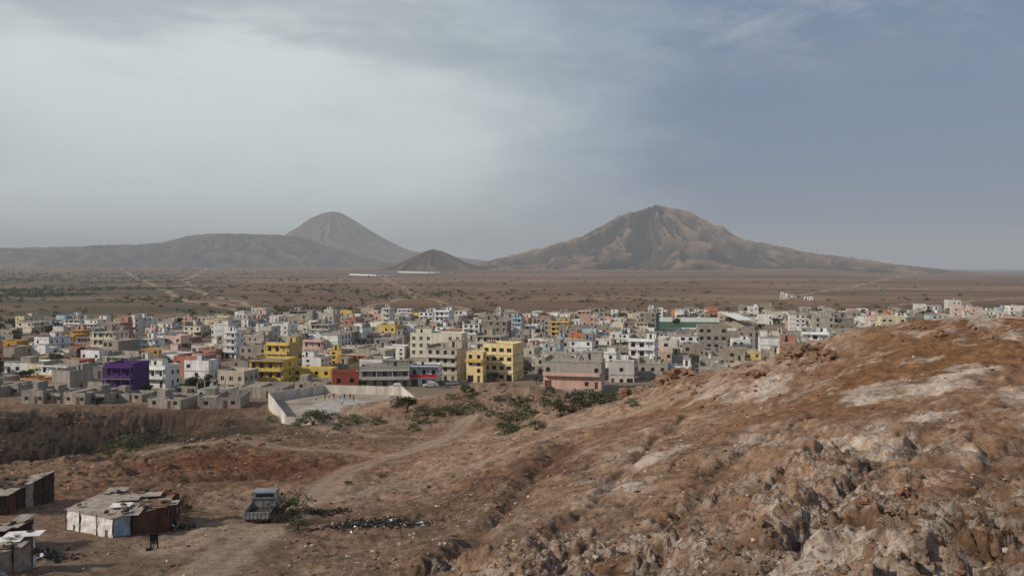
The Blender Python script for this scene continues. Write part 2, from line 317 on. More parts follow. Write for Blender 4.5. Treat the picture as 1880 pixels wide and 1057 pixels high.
# ---------------------------------------------------------------- town materials
wallm,nt,b=newmat('house_render')
oi=N(nt,'ShaderNodeObjectInfo'); rp=N(nt,'ShaderNodeValToRGB'); rp.color_ramp.interpolation='CONSTANT'
pal=[(.27,.235,.19),(.31,.27,.22),(.37,.32,.26),(.72,.70,.65),(.62,.30,.14),(.50,.45,.37),(.34,.29,.225),(.76,.74,.68),(.8,.79,.75),(.62,.57,.48),(.70,.60,.40),(.25,.225,.19),(.40,.36,.31),(.8,.79,.74),(.62,.40,.30),(.54,.49,.41),(.78,.75,.68),(.66,.47,.16),(.33,.29,.24),(.8,.78,.76),(.48,.20,.13),(.78,.77,.74),(.8,.79,.77),(.38,.34,.29),(.66,.62,.54),(.42,.55,.58),(.74,.66,.52),(.68,.50,.42),(.8,.8,.78),(.44,.39,.33)]
el=rp.color_ramp.elements
while len(el)<len(pal): el.new(.5)
for i_,c in enumerate(pal): el[i_].position=i_/len(pal)
for i_,c in enumerate(pal): el[i_].color=(*c,1)
nt.links.new(oi.outputs['Random'],rp.inputs[0])
geo=N(nt,'ShaderNodeNewGeometry'); mp=N(nt,'ShaderNodeMapping'); mp.inputs['Scale'].default_value=(.7,.7,.25); nt.links.new(geo.outputs['Position'],mp.inputs[0])
nz=N(nt,'ShaderNodeTexNoise'); nz.inputs['Scale'].default_value=.9;nz.inputs['Detail'].default_value=7;nz.inputs['Roughness'].default_value=.65; nt.links.new(mp.outputs[0],nz.inputs[0])
m_=N(nt,'ShaderNodeMapRange'); m_.inputs[1].default_value=.3;m_.inputs[2].default_value=.65;m_.inputs[3].default_value=.6;m_.inputs[4].default_value=1.1; nt.links.new(nz.outputs['Fac'],m_.inputs[0])
mx=N(nt,'ShaderNodeMix',data_type='RGBA',blend_type='MULTIPLY'); mx.inputs[0].default_value=1; nt.links.new(rp.outputs[0],mx.inputs[6]);nt.links.new(m_.outputs[0],mx.inputs[7]); nt.links.new(mx.outputs[2],b.inputs['Base Color'])
pane=smat('dark_window',(.022,.024,.027),.35,.3,1,.4)
conc=smat('raw_concrete',(.36,.315,.255),.9,.4,1.2,streak=True)
concd=smat('roof_concrete',(.34,.30,.25),.95,.35,.6)
white=smat('white_paint',(.76,.75,.70),.8,.18,1,streak=True)
tank=smat('blue_tank',(.06,.17,.33),.5,.1)
door=smat('painted_door',(.14,.08,.05),.6,.3)
rust=smat('rusty_rebar',(.10,.05,.03),.8,.3)
def house(w,dp,nf,rg,mats,fh=2.9,unfin=None,balc=0,tops=True,band=False,winp=.72,fw=None,basecol=None,ww=1.2,wing=False):
    m=MB(); Ht=nf*fh; fl_=-1.6
    x0,x1,y0,y1=-w/2,w/2,0,dp
    sides=[((x0,y0),(1,0,0),(0,-1,0),w,winp),((x1,y0),(0,1,0),(1,0,0),dp,winp*.75),((x1,y1),(-1,0,0),(0,1,0),w,winp*.6),((x0,y1),(0,-1,0),(-1,0,0),dp,winp*.75)]
    for si,(o,ax,nr,L,wp) in enumerate(sides):
        nc=max(1,int(round(L/ (3.0)))); cw=L/nc
        pat=[rg.random()<wp for _ in range(nc)]
        dc=rg.randrange(nc)
        for k in range(nf):
            wm=basecol if (basecol is not None and k==0) else 0
            for c in range(nc):
                oo=(o[0]+ax[0]*cw*c,o[1]+ax[1]*cw*c,k*fh)
                win=None; pm=1
                wwid=min(ww,cw*.75)
                if k==0 and c==dc and si in(0,1): win=(cw/2-.5,cw/2+.5,.12,2.25); pm=5
                elif si==0 and k==0 and rg.random()<.25: win=(cw*.14,cw*.86,.12,2.4); pm=rg.choice([1,5])
                elif pat[c] and rg.random()<.9: win=(cw/2-wwid/2,cw/2+wwid/2,(.95 if (balc<3 or si) else .1),2.25)
                m.cell(oo,ax,nr,cw,fh,win,wm,pm,.22,3 if fw else None)
        a=Vector((o[0],o[1],fl_)); axv=Vector(ax); m.q([a,a+axv*L,a+axv*L+Vector((0,0,-fl_)),a+Vector((0,0,-fl_))],0)
    uf=rg.random()<.4 if unfin is None else unfin
    if band or uf or rg.random()<.5:
        for k in range(1,nf+1):
            if k==nf and not uf: continue
            e=.1; z=k*fh-.2; m.box(x0-e,x1+e,y0-e,y1+e,z,z+.22,2 if not band else 3)
    m.q([(x0,y0,Ht),(x1,y0,Ht),(x1,y1,Ht),(x0,y1,Ht)],2)
    if wing:
        ax0,ax1=x1+.02,x1+w*.35; ah=2.7; ad0=dp*.3
        m.box(ax0,ax1,ad0,y1-.3,fl_,ah,0); m.box(ax0+.01,ax1+.05,ad0-.05,ad0+.12,ah,ah+.5,0); m.box(ax0+.3,ax0+1.2,ad0-.03,ad0-.004,.1,2.1,5)
        m.box(ax0,ax1,y0+.1,y0+.28,fl_,1.9,2)
    ph=rg.choice([.5,.8,1.0,1.1]); t=.18
    if not uf or rg.random()<.4:
        a=.012; zc=Ht+.03
        m.box(x0-a,x1+a,y0-a,y0+t,zc-.03,Ht+ph,0); m.box(x0-a,x1+a,y1-t,y1+a,zc-.03,Ht+ph,0); m.box(x0-a,x0+t,y0+t,y1-t,zc-.03,Ht+ph,0); m.box(x1-t,x1+a,y0+t,y1-t,zc-.03,Ht+ph,0)
        m.box(x0-.07,x1+.07,y0-.07,y0+t+.04,Ht+ph,Ht+ph+.1,3)
    if uf:
        for cx in np.linspace(x0+.15,x1-.15,max(2,int(w/3.5)+1)):
            for cy in (y0+.15,y1-.15,(y0+y1)/2):
                if rg.random()<.75:
                    hh=rg.uniform(.5,2.4); m.box(cx-.13,cx+.13,cy-.13,cy+.13,Ht+.02,Ht+hh,2)
                    for q in (-.07,.07): m.box(cx+q-.015,cx+q+.015,cy-.015,cy+.015,Ht+hh,Ht+hh+rg.uniform(.4,.9),6)
        if rg.random()<.5:
            hh=rg.uniform(1,2.5); L=rg.uniform(.3,.9)*w; m.box(x0+.3,x0+.3+L,y1-.5,y1-.3,Ht+.01,Ht+hh,2)
            m.box(x0+.3,x0+.5,y0+.6,y1-.51,Ht+.01,Ht+hh*.9,2)
    if tops:
        if rg.random()<.4:
            a,b_=rg.uniform(.3,.5)*w,rg.uniform(.3,.5)*dp; px=rg.choice([x0+.3,x1-.3-a]); py=y1-.3-b_; zt=Ht+2.3
            m.box(px,px+a,py,py+b_,Ht+.01,zt,rg.choice([0,0,2])); m.box(px-.15,px+a+.15,py-.15,py+b_+.15,zt,zt+.15,2)
            m.box(px+a*.3,px+a*.3+.8,py-.03,py-.004,Ht+.1,Ht+2.0,1)
        if rg.random()<.5:
            tx,ty=rg.uniform(x0+1,x1-1),rg.uniform(y0+1,y0+dp*.5); r=rg.uniform(.45,.7); m.cyl((tx,ty,Ht+.02),(tx,ty,Ht+1.3),r,r*.93,rg.choice([4,2,2,3]),10)
    for k in range(1,nf):
        if balc and (balc>1 or rg.random()<.7):
            bw=w*rg.choice([.45,.6,.98]) if balc<3 else w*.98; bx0=rg.choice([x0,x1-bw]) if balc<3 else x0+.01*w; z=k*fh; e=1.2
            m.box(bx0,bx0+bw,y0-e,y0-.12,z-.14,z+.02,2); m.box(bx0,bx0+bw,y0-e,y0-e+.12,z+.02,z+.95,7)
            m.box(bx0,bx0+.12,y0-e+.12,y0-.12,z+.02,z+.95,7); m.box(bx0+bw-.12,bx0+bw,y0-e+.12,y0-.12,z+.02,z+.95,7)
            if k==nf-1 and balc>=3: m.box(bx0-.1,bx0+bw+.1,y0-e-.1,y0-.12,z+fh-.1,z+fh+.06,3)
            if balc>=3:
                for cx in np.linspace(bx0+.15,bx0+bw-.15,4): m.box(cx-.12,cx+.12,y0-e+.13,y0-e+.37,z+.02,z+fh-.1,3)
    return m.mesh('house_mesh',mats)
GM=[wallm,pane,conc,wallm,tank,door,rust,wallm]
VAR=[]
for i_ in range(60):
    nf=R.choices([1,2,3,4],[.44,.38,.14,.04])[0]; w=R.uniform(5.5,13.5); dp=R.uniform(6.5,10.5)
    VAR.append((house(w,dp,nf,R,GM,balc=R.choice([0,0,1,1,3]),winp=R.choice([.5,.75,.9]),wing=R.random()<.4 and w<9,ww=R.choice([1.0,1.2,1.5])),w,dp,nf))
LOW=[q for q in VAR if q[3]<=2]; ONE=[q for q in VAR if q[3]==1]
EXC=[]
def colm(c,n): return smat('paint_'+n,c,.8,.2,.8,streak=True)
PC={}
def pm(n,c):
    if n not in PC: PC[n]=colm(c,n)
    return PC[n]
purple=pm('purple',(.09,.032,.16)); yellow=pm('yellow',(.68,.48,.10)); pyel=pm('pale_yellow',(.76,.60,.30)); cream=pm('cream',(.72,.66,.50)); red=pm('red',(.47,.12,.075)); orange=pm('orange',(.62,.19,.06))
pink=pm('pink',(.62,.40,.32)); beige=pm('beige',(.50,.42,.33)); grey=pm('grey',(.38,.345,.30)); dred=pm('deep_red',(.38,.03,.04)); navy=pm('navy',(.05,.07,.13)); lblue=pm('light_blue',(.38,.52,.60)); ochre=pm('ochre',(.5,.26,.05)); lgrey=pm('light_grey',(.54,.51,.46))
def lm(name,u0,u1,vt,vb,nf,wall,trim=None,acc=None,rot=0,k=.9,seed=1,dist=None,**kw):
    rg=random.Random(seed); uc=(u0+u1)/2; x,y=flat(uc,vb)
    if dist: y=dist; x=y*(uc-UC)/F
    Wp=(u1-u0)*y/F; ra=math.radians(rot); w=Wp/(math.cos(ra)+k*abs(math.sin(ra))); dp=w*k
    z=HC-(vb-VH)*y/F; ztop=HC-(vt-VH)*y/F; Ht=max(2.6,ztop-z-.9*(kw.get('unfin') is not True)); fh=Ht/nf
    trim=trim or wall; acc=acc or trim
    me=house(w,dp,nf,rg,[wall,pane,conc,trim,tank,door,rust,acc],fh=fh,**kw)
    cx=-math.sin(ra)*dp/2
    o=obj(name,me,(x-cx,y,z),(0,0,ra)); cyy=y+dp/2*math.cos(ra); EXC.append((x,cyy,max(w,dp)*.68)); return o
lm('purple_apartment_building',190,253,668,735,3,purple,purple,rot=-8,seed=2,winp=1,balc=3,unfin=False,tops=False,dist=228)
lm('white_house',256,315,672,712,2,white,white,rot=-12,seed=3,winp=.9,balc=3,unfin=False,dist=246)
lm('beige_apartment_building',398,462,682,722,2,beige,cream,rot=-14,seed=4,winp=1,unfin=False,fw=True,dist=236)
lm('yellow_arcade_building',456,531,658,714,3,yellow,purple,yellow,rot=-10,seed=5,winp=1,balc=3,unfin=False,band=True,tops=False,dist=246)
lm('yellow_row_house',536,612,676,706,2,yellow,cream,yellow,rot=-6,k=.5,seed=6,winp=.8,unfin=False,dist=252)
lm('red_house',601,657,684,728,2,red,red,orange,rot=14,seed=7,winp=.7,unfin=False,dist=232)
lm('grey_house',657,752,674,712,2,grey,lgrey,rot=5,k=.5,seed=8,winp=1,balc=3,unfin=False,fw=True,dist=248)
lm('white_shop_house',752,808,668,710,2,white,navy,dred,rot=-4,seed=9,winp=1,balc=3,unfin=False,dist=250)
lm('unfinished_apartment_building',782,856,640,702,4,beige,lgrey,rot=-18,seed=10,winp=.9,balc=1,unfin=True,dist=264)
lm('cream_apartment_building',752,856,612,668,4,cream,white,rot=-10,k=.5,seed=11,winp=1,unfin=False,band=True,fw=True,dist=300)
lm('yellow_apartment_building',856,893,646,702,4,pyel,cream,yellow,rot=-15,k=.8,seed=12,winp=1,balc=1,unfin=False,dist=258)
lm('yellow_apartment_building',886,962,630,700,4,pyel,pink,yellow,rot=-22,seed=13,winp=.9,unfin=False,dist=262,ww=1.6)
lm('pink_grey_house',998,1116,664,714,2,grey,lgrey,pink,rot=-12,k=.6,seed=14,winp=.6,balc=1,unfin=True,basecol=7,dist=236)
lm('grey_terrace_house',1118,1170,662,708,2,lgrey,grey,rot=-10,k=.8,seed=15,winp=.8,unfin=False,dist=258)
lm('grey_terrace_house',1172,1232,668,706,2,grey,grey,rot=-10,k=.8,seed=51,winp=.7,unfin=True,dist=266)
lm('orange_house',1046,1096,615,645,3,orange,orange,lblue,rot=-12,seed=16,winp=.9,balc=1,unfin=False,dist=365)
lm('yellow_house',604,642,642,672,3,yellow,dred,rot=-8,seed=17,unfin=False,dist=300)
lm('yellow_house',642,688,652,672,2,ochre,yellow,rot=-6,k=.4,seed=18,unfin=False,dist=310)
lm('orange_house',98,145,614,638,2,ochre,yellow,orange,rot=-10,seed=19,balc=3,unfin=False,dist=375)
lm('yellow_house',0,38,626,652,2,ochre,yellow,rot=-12,seed=20,unfin=False,dist=345)
lm('white_apartment_building',728,765,598,634,4,white,white,rot=-10,seed=21,winp=1,unfin=False,dist=390)
lm('red_white_house',706,728,596,622,3,dred,white,rot=-10,seed=22,unfin=False,dist=425)
lm('white_apartment_building',676,708,592,618,3,white,lblue,rot=-14,seed=23,unfin=False,dist=440)
lm('white_apartment_building',566,604,588,622,4,white,lgrey,rot=-16,seed=24,winp=1,unfin=False,dist=415)
lm('pink_house',318,396,656,682,2,pink,orange,red,rot=-5,k=.4,seed=25,winp=1,balc=3,unfin=False,dist=292)
lm('white_pink_tower_house',1190,1222,565,592,4,white,pink,rot=-14,seed=26,winp=1,unfin=False,dist=560)
lm('ochre_house',240,300,640,662,2,ochre,orange,rot=-8,seed=27,dist=335)
lm('light_blue_house',1015,1040,618,642,2,lblue,white,rot=-14,seed=28,unfin=False,dist=378)
lm('white_house',1345,1382,624,645,2,white,white,rot=-8,seed=29,unfin=False,dist=345)
lm('light_blue_house',1378,1396,618,640,2,lblue,lblue,rot=-8,seed=30,unfin=False,dist=362)
lm('white_apartment_building',1120,1150,610,632,2,white,pink,rot=-8,seed=31,unfin=False,dist=395)
lm('cream_house',600,650,640,664,2,cream,orange,rot=-14,seed=32,unfin=False,dist=330)
lm('grey_apartment_building',460,492,566,592,4,lgrey,white,rot=-14,seed=33,unfin=False,dist=545)
lm('white_house',540,600,655,680,2,white,lgrey,rot=-12,seed=34,winp=.8,dist=285)
lm('white_house',705,750,636,664,3,white,lgrey,rot=-12,seed=35,winp=.9,dist=318)
lm('grey_apartment_building',1000,1046,645,672,2,lgrey,grey,rot=-12,seed=36,winp=.8,dist=290)
def plot(name,u0,u1,vb,d,dep,h,rot,seed):
    rg=random.Random(seed); m=MB(); w=(u1-u0)*d/F; x=d*((u0+u1)/2-UC)/F; t=.2
    z0=-1.5; m.box(-w/2,w/2,0,t,z0,h,0); m.box(-w/2,w/2,dep-t,dep,z0,h*1.1,0); m.box(-w/2,-w/2+t,t,dep-t,z0,h*1.05,0); m.box(w/2-t,w/2,t,dep-t,z0,h*.93,0)
    m.box(-w*.1,-w*.1+t,t,dep-t,z0,h*.97,0); m.box(-w*.1+t,w/2-t,dep*.5,dep*.5+t,z0,h*.9,0)
    m.box(-w/2+t,-w*.1,t,dep-t,h-.3,h-.14,1)
    m.box(w*.1,w*.1+.9,-.03,-.004,.0,2.0,2); m.box(w*.28,w*.28+1,-.03,-.004,1,1.9,3); m.box(-w*.35,-w*.35+1,-.03,-.004,1,1.9,3)
    if rg.random()<.6: m.box(-w*.45,-w*.2,dep*.4,dep*.8,h-.13,h+1.6,rg.choice([0,1]))
    EXC.append((x,d+dep/2,max(w,dep)*.55)); obj(name,m.mesh(name,[conc,concd,door,pane]),(x,d,float(hb(np.array([x]),np.array([d]))[0])),(0,0,math.radians(rot)))
for q in [(38,80,742,216,10,3.6,-6,1),(82,112,740,217,8,2.7,-9,11),(114,158,748,212,9,3.1,-10,2),(160,192,744,214,10,2.6,-6,12),(268,334,765,203,9,2.4,-8,3),(200,262,745,219,6,2.2,-8,13),
    (364,440,760,206,11,2.9,6,4),(440,520,738,226,9,3.1,-5,5),(0,34,730,232,9,3,-8,6),(540,600,728,240,8,2.6,-5,7),(320,360,735,232,8,2.6,-6,8),(-40,-2,735,228,9,3,-6,9)]: plot('roofless_concrete_house',*q)
def wallseg(m,a,b_,h0,h1,t=.25,mt=0,zb=None):
    a=Vector((a[0],a[1],0));b_=Vector((b_[0],b_[1],0)); d=(b_-a).normalized(); nn=Vector((-d.y,d.x,0))*t/2
    za=float(hb(np.array([a.x]),np.array([a.y]))[0]) if zb is None else zb; z2=float(hb(np.array([b_.x]),np.array([b_.y]))[0]) if zb is None else zb
    lo=[a-nn,b_-nn,b_+nn,a+nn]; zl=[za-1.5,z2-1.5,z2-1.5,za-1.5]; zh=[za+h0,z2+h1,z2+h1,za+h0]
    L=[Vector((p.x,p.y,q)) for p,q in zip(lo,zl)]; U=[Vector((p.x,p.y,q)) for p,q in zip(lo,zh)]
    m.q(L[::-1],mt); m.q(U,mt)
    for i in range(4): j=(i+1)%4; m.q([L[i],L[j],U[j],U[i]],mt)
cm=MB(); ca_=[np.array(q) for q in [(-63,208),(-49.5,176),(-34,174),(-21,188),(-30,218),(-52,222)]]
cw_=smat('court_wall',(.58,.53,.46),.9,.35,.6,streak=True); cfl=smat('court_floor',(.36,.29,.22),.9,.35,.25)
zc=2.1
for a,b_,h0,h1 in [(ca_[0],ca_[1],2.4,2.4),(ca_[1],ca_[2],2.2,1.2),(ca_[3],ca_[4],3.0,2.6),(ca_[4],ca_[5],2.4,2.4),(ca_[5],ca_[0],2.4,2.4)]: wallseg(cm,a,b_,h0,h1,zb=zc)
wallseg(cm,ca_[2]+np.array([3,2]),ca_[3],1.3,2.6,zb=zc+.02)
obj('court_boundary_wall',cm.mesh('court_wall',[cw_]))
fm=MB(); cc=sum(ca_)/6; fm.q([Vector((*(c*.99+cc*.01),zc+.02)) for c in ca_],0); fm.q([Vector((*(c*.99+cc*.01),zc-2.5)) for c in ca_][::-1],0)
for i in range(6):
    a=ca_[i]*.99+cc*.01; b_=ca_[(i+1)%6]*.99+cc*.01; fm.q([(a[0],a[1],zc-2.5),(b_[0],b_[1],zc-2.5),(b_[0],b_[1],zc+.02),(a[0],a[1],zc+.02)],0)
crt=smat('court_slab',(.42,.385,.34),.95,.3,.4,spec=.05); fm.q([(-53,196,zc+.03),(-37,189,zc+.03),(-31,207,zc+.03),(-47,214,zc+.03)],1)
obj('sports_court',fm.mesh('court_floor',[cfl,crt])); EXC.append((cc[0],cc[1],25))
gp=smat('pitch_turf',(.05,.11,.045),.95,.2,.3); m=MB(); m.box(0,42,0,70,-.5,.05,0); m.box(-2,44,-2.2,-2,0,1.6,1); m.box(-2,44,72,72.2,0,3,1); m.box(-2.2,-2,-2,72.2,0,1.8,1)
for k in range(5): m.box(46+k*1.2,47.2+k*1.2,5,65,0,.6+k*.6,2)
m.box(45,54,0,70,6.0,6.25,1)
for yy in range(0,71,10): m.box(53.2,53.5,yy-.15+.2,yy+.15+.2,0,6,2)
obj('football_stadium',m.mesh('stadium',[gp,white,conc]),(87,474,0),(0,0,math.radians(-7))); EXC+= [(105,500,36),(115,530,40),(140,500,30),(100,450,22),(118,445,22),(140,455,22),(90,430,12),(106,425,12),(122,425,12)]
ga=math.radians(-14); cnt=0; rg=random.Random(21)
TREEPOS=[]
for iu in range(-66,80):
    for iv in range(-5,80):
        lx=iu*11.4+(iu//4)*4.6; ly=iv*10.8+(iv//2)*4.4
        x=lx*math.cos(ga)-ly*math.sin(ga)+rg.uniform(-1.3,1.3)-60; y=lx*math.sin(ga)+ly*math.cos(ga)+rg.uniform(-1.3,1.3)+60
        if y<218: continue
        u=UC+x/y*F
        if u<-160 or u>2060: continue
        dmin=np.interp(u,[0,200,380,450,560,700,780,1000,1160,2000],[226,226,222,246,256,262,262,262,262,262])
        dmax=np.interp(u,[-100,60,250,420,800,1100,1400,1600,1900,2100],[420,460,500,560,585,600,620,615,590,560])+float(fbm(np.array([x/40]),np.array([y/40]),3,2)[0])*110
        if y<dmin or y>dmax: continue
        dn=.92 if u>430 else .66
        dn*=float(np.clip(1.05+fbm(np.array([x/55]),np.array([y/55]),2,9)[0]*.8,.5,1))
        if y>dmax-50: dn*=.7
        if rg.random()>dn:
            if rg.random()<.65: TREEPOS.append((x,y))
            continue
        if any((x-e[0])**2+(y+4-e[1])**2<(e[2]+3.2)**2 for e in EXC): continue
        me,w,dp,nf=rg.choice(VAR)
        if y<300 and nf>2 and rg.random()<.6: me,w,dp,nf=rg.choice(LOW)
        if y>480 and nf>2 and rg.random()<.85: me,w,dp,nf=rg.choice(LOW)
        if y>540 and rg.random()<.5: me,w,dp,nf=rg.choice(ONE)
        if 1180<u<1420 and 380<y<475: me,w,dp,nf=rg.choice(ONE)
        obj('concrete_house',me,(x,y,float(hb(np.array([x]),np.array([y]))[0])-.1),(0,0,ga+rg.choice([0,0,0,math.pi/2,-math.pi/2])+rg.uniform(-.09,.09)),(rg.uniform(.85,1.08),rg.uniform(.85,1.08),rg.uniform(.82,1.1))); cnt+=1
for u,d in [(1440,930),(1455,960),(1485,900),(1620,1250),(1715,700),(1745,720),(1775,690),(1840,660),(1860,680)]:
    me=rg.choice(LOW)[0]; obj('concrete_house',me,((u-UC)*d/F,d,0),(0,0,ga))
print('houses',cnt)
m=MB()
def fw_(u,d): return np.array([(u-UC)*d/F,d])
for a,b_ in [((642,2950),(690,2780)),((642,2950),(730,3500)),((690,2780),(712,2790)),((730,3500),(810,3250)),((712,2790),(810,3250))]:
    wallseg(m,fw_(*a),fw_(*b_),4.5,4.5,3)
obj('white_compound_wall',m.mesh('compound',[white]))
# ---------------------------------------------------------------- vegetation
leafs=[smat('leaf_dark',(.035,.055,.02),.8,.4,.8),smat('leaf_olive',(.072,.092,.033),.8,.4,.8),smat('leaf_dry',(.17,.14,.075),.9,.4,.8)]
bark=smat('bark',(.12,.09,.06),.9,.3,4)
def leafmesh(name,seed,H=5,CR=2.6,trunk=1.8,nl=1400,ls=.22,dry=.3,nb=7,flat_=.65):
    g=random.Random(seed); m=MB(); cl=[]
    if trunk>0: m.cyl((0,0,-.5),(g.uniform(-.2,.2),g.uniform(-.2,.2),trunk),.05*H,.03*H,0,7,False)
    for i in range(nb):
        a=2*math.pi*i/nb+g.uniform(-.4,.4); rr=CR*g.uniform(.3,.95); zz=trunk+(H-trunk)*g.uniform(.2,.8)
        p=Vector((rr*math.cos(a),rr*math.sin(a),zz)); mid=Vector((p.x*.4,p.y*.4,trunk+(zz-trunk)*.55))
        m.cyl((0,0,trunk*.9),mid,.02*H,.014*H,0,5,False); m.cyl(mid,p,.014*H,.004*H,0,4,False); cl.append((p,CR*g.uniform(.2,.45)))
        for _ in range(3):
            p2=p+Vector((g.gauss(0,1),g.gauss(0,1),abs(g.gauss(0,1)))).normalized()*CR*.3; m.cyl(mid.lerp(p,g.random()),p2,.006*H,.002*H,0,3,False)
    cl.append((Vector((0,0,trunk+(H-trunk)*.7)),CR*.42))
    for i in range(nl):
        c,r=g.choice(cl); d=Vector((g.gauss(0,1),g.gauss(0,1),g.gauss(0,1))).normalized()*r*(g.random()**.4); d.z*=flat_
        p=c+d; s_=ls*g.uniform(.5,1.3); a=Vector((g.gauss(0,1),g.gauss(0,1),g.gauss(0,1))).normalized()*s_; b_=a.orthogonal().normalized()*s_*g.uniform(.35,.6)
        m.q([p-a,p+b_,p+a,p-b_], 1+(2 if g.random()<dry else (1 if g.random()<.55 else 0)))
    return m.mesh(name,[bark]+leafs)
TM=[leafmesh('tree_mesh',i,4.6,3,1.2,1500,.25,.08,9) for i in range(4)]
SM=[leafmesh('shrub_mesh',10+i,1.7,1.5,0,900,.095,.26,13) for i in range(5)]
def onz(x,y): return float(hfull(np.array([x]),np.array([y]))[0])
def put(name,me,u,v,s,rz=None,d=None):
    if d is None: x,y=hit(u,v)
    else: y=d; x=d*(u-UC)/F
    return obj(name,me,(x,y,onz(x,y)-.05),(0,0,R.uniform(0,6.28) if rz is None else rz),(s,s,s*R.uniform(.75,1.0)))
for u,v,s in [(748,757,1.0),(362,722,1.3),(345,722,1.0),(385,720,.9)]: put('acacia_tree',TM[R.randrange(4)],u,v,s)
for u,v,s in [(855,728,.9),(920,698,1.1),(35,700,1),(60,705,1.1),(660,716,1.1),(100,690,1.2),(880,699,1.1),(640,718,1.0),(575,735,.9),(70,690,1.2),(270,725,1.0),(965,690,1.0),(180,748,.8),(350,738,1.0),(530,735,.9),(810,712,.9),(905,700,1.0),(985,705,1.0)]: put('acacia_tree',TM[R.randrange(4)],u,v,s*.7)
for u,v,s in [(535,957,1.15),(520,938,1.0),(546,970,.7),(318,948,1.1),(332,938,.6),(575,780,2.4),(640,778,1.8),(602,775,1.6),(655,772,1.3),(945,787,1.9),(962,770,1.8),(925,772,1.2),(1050,760,1.8),(1080,744,1.7),(1100,740,1.3),(785,762,2.0),(840,758,2.2),(815,762,1.4),(770,777,1.6),(928,797,1.3),(1030,768,1.4),(955,747,1.7),(885,752,1.0),(690,777,1.5),(550,783,1.4),(870,747,1.2),(300,800,1.4),(335,790,1.4),(240,825,1.5),(200,832,1.1),(1000,747,1.2),(1120,737,1.0),(985,792,.9),(735,744,1.5),(40,790,1.4),(120,770,1.3),(900,760,1.0),(915,735,1.2),(1065,730,1.2),(760,790,1.0),(860,735,1.0),(450,800,.9),(420,780,1.2),(360,775,1.4),(500,775,1.2),(620,790,.9),(1010,725,1.3),(830,735,1.3),(280,775,1.3),(80,812,1.2),(1160,745,.7),(1250,760,.4),(700,870,.4),(640,890,.35)]:
    put('desert_shrub',SM[R.randrange(5)],u,v,s)
for x,y in TREEPOS: obj('town_tree',TM[R.randrange(4)],(x,y,0),(0,0,R.uniform(0,6)),(R.uniform(.7,1.2),)*3)
g=np.random.RandomState(3); pts=[]
while len(pts)<2900:
    u=g.uniform(-150,2030); v=495+105*g.rand()**1.3
    x,y=flat(u,v)
    if y>5200: continue
    dens=float(np.interp(u,[0,300,480,700,1000,1400,1880],[1,1,.5,.25,.09,.06,.05]))
    dens*=float(np.clip(.35+2.2*fbm(np.array([x/140]),np.array([y/140]),3,5)[0],.03,1))
    if v>582 and u>420: continue
    if g.rand()<dens: pts.append((x,y))
V=[];Mi=[]
for x,y in pts:
    z=float(hb(np.array([x]),np.array([y]))[0]); s=g.uniform(1.2,3.6)*(1+y/3500); nl=22
    c=g.randn(nl,3)*np.array([s*.45,s*.45,s*.2]); c[:,2]=np.abs(c[:,2])+.2*s; a=g.randn(nl,3)*s*.22; b_=g.randn(nl,3)*s*.22
    base=np.array([x,y,z])
    tri=np.stack([base+c-a,base+c+a,base+c+b_],1); V.append(tri.reshape(-1,3)); Mi+= list(g.choice([0,0,1,1,2],nl))
V=np.concatenate(V); obj('distant_scrub',mesh_np('distant_scrub',V,np.arange(len(V)).reshape(-1,3),leafs,mi=Mi))
# ---------------------------------------------------------------- scattered stones
def ico(sub,seed,rough=.35):
    bm=bmesh.new(); bmesh.ops.create_icosphere(bm,subdivisions=sub,radius=1)
    for v_ in bm.verts:
        n_=noise.noise(v_.co*1.1+Vector((seed*7,0,0)))*rough*1.6+noise.noise(v_.co*2.7+Vector((0,seed*3,0)))*rough*.9; v_.co*=1+n_
        v_.co.z*=.7
    vv=np.array([v_.co[:] for v_ in bm.verts]); ff=np.array([[x.index for x in f_.verts] for f_ in bm.faces]); bm.free(); return vv,ff
ICO=[ico(1,s) for s in range(6)]; ICO2=[ico(3,s,.6) for s in range(4)]
gs=np.random.RandomState(8)
def stones(name,xy,size,mats,icos=ICO):
    x=xy[:,0];y=xy[:,1]; z=hfull(x,y); V=[];Fc=[];k=0;Mi=[]
    for i in range(len(x)):
        vv,ff=icos[gs.randint(len(icos))]; a=gs.rand()*6.28; s=size[i]*np.array([gs.uniform(.7,1.3),gs.uniform(.6,1.1),gs.uniform(.5,1)])
        q=vv*s; q=np.stack([q[:,0]*math.cos(a)-q[:,1]*math.sin(a),q[:,0]*math.sin(a)+q[:,1]*math.cos(a),q[:,2]],1)+np.array([x[i],y[i],z[i]+size[i]*.1])
        V.append(q);Fc.append(ff+k);k+=len(q); Mi+=[gs.randint(len(mats))]*len(ff)
    obj(name,mesh_np(name,np.concatenate(V),np.concatenate(Fc),mats,mi=Mi))
stm=[smat('stone_brown',(.25,.16,.10),.95,.4,3,bump=.5),smat('stone_dark',(.11,.072,.05),.95,.4,3),smat('stone_pale',(.42,.33,.26),.95,.3,3),smat('stone_red',(.24,.125,.075),.95,.4,3)]
nst=38000; r_=18*(175/18)**gs.rand(nst); a_=np.radians(gs.uniform(-37,37,nst)); xy=np.stack([r_*np.sin(a_),r_*np.cos(a_)],1)
kp=(flatm(xy[:,0],xy[:,1])<gs.rand(nst)*.9)&(fbm(xy[:,0]/5,xy[:,1]/5,4,5)*1.6+.15>gs.rand(nst)*.9-.2)&~((xy[:,0]/xy[:,1]<-.35)&(xy[:,1]>88)&(gs.rand(nst)<.7)); xy=xy[kp]
sz=.024+.05*gs.rand(len(xy))**4*3.2; sz*=(.55+np.hypot(xy[:,0],xy[:,1])/95)
stones('scattered_stones',xy,sz,[stm[0],stm[1],stm[3],stm[0],stm[2]])
bl=[];bs=[]
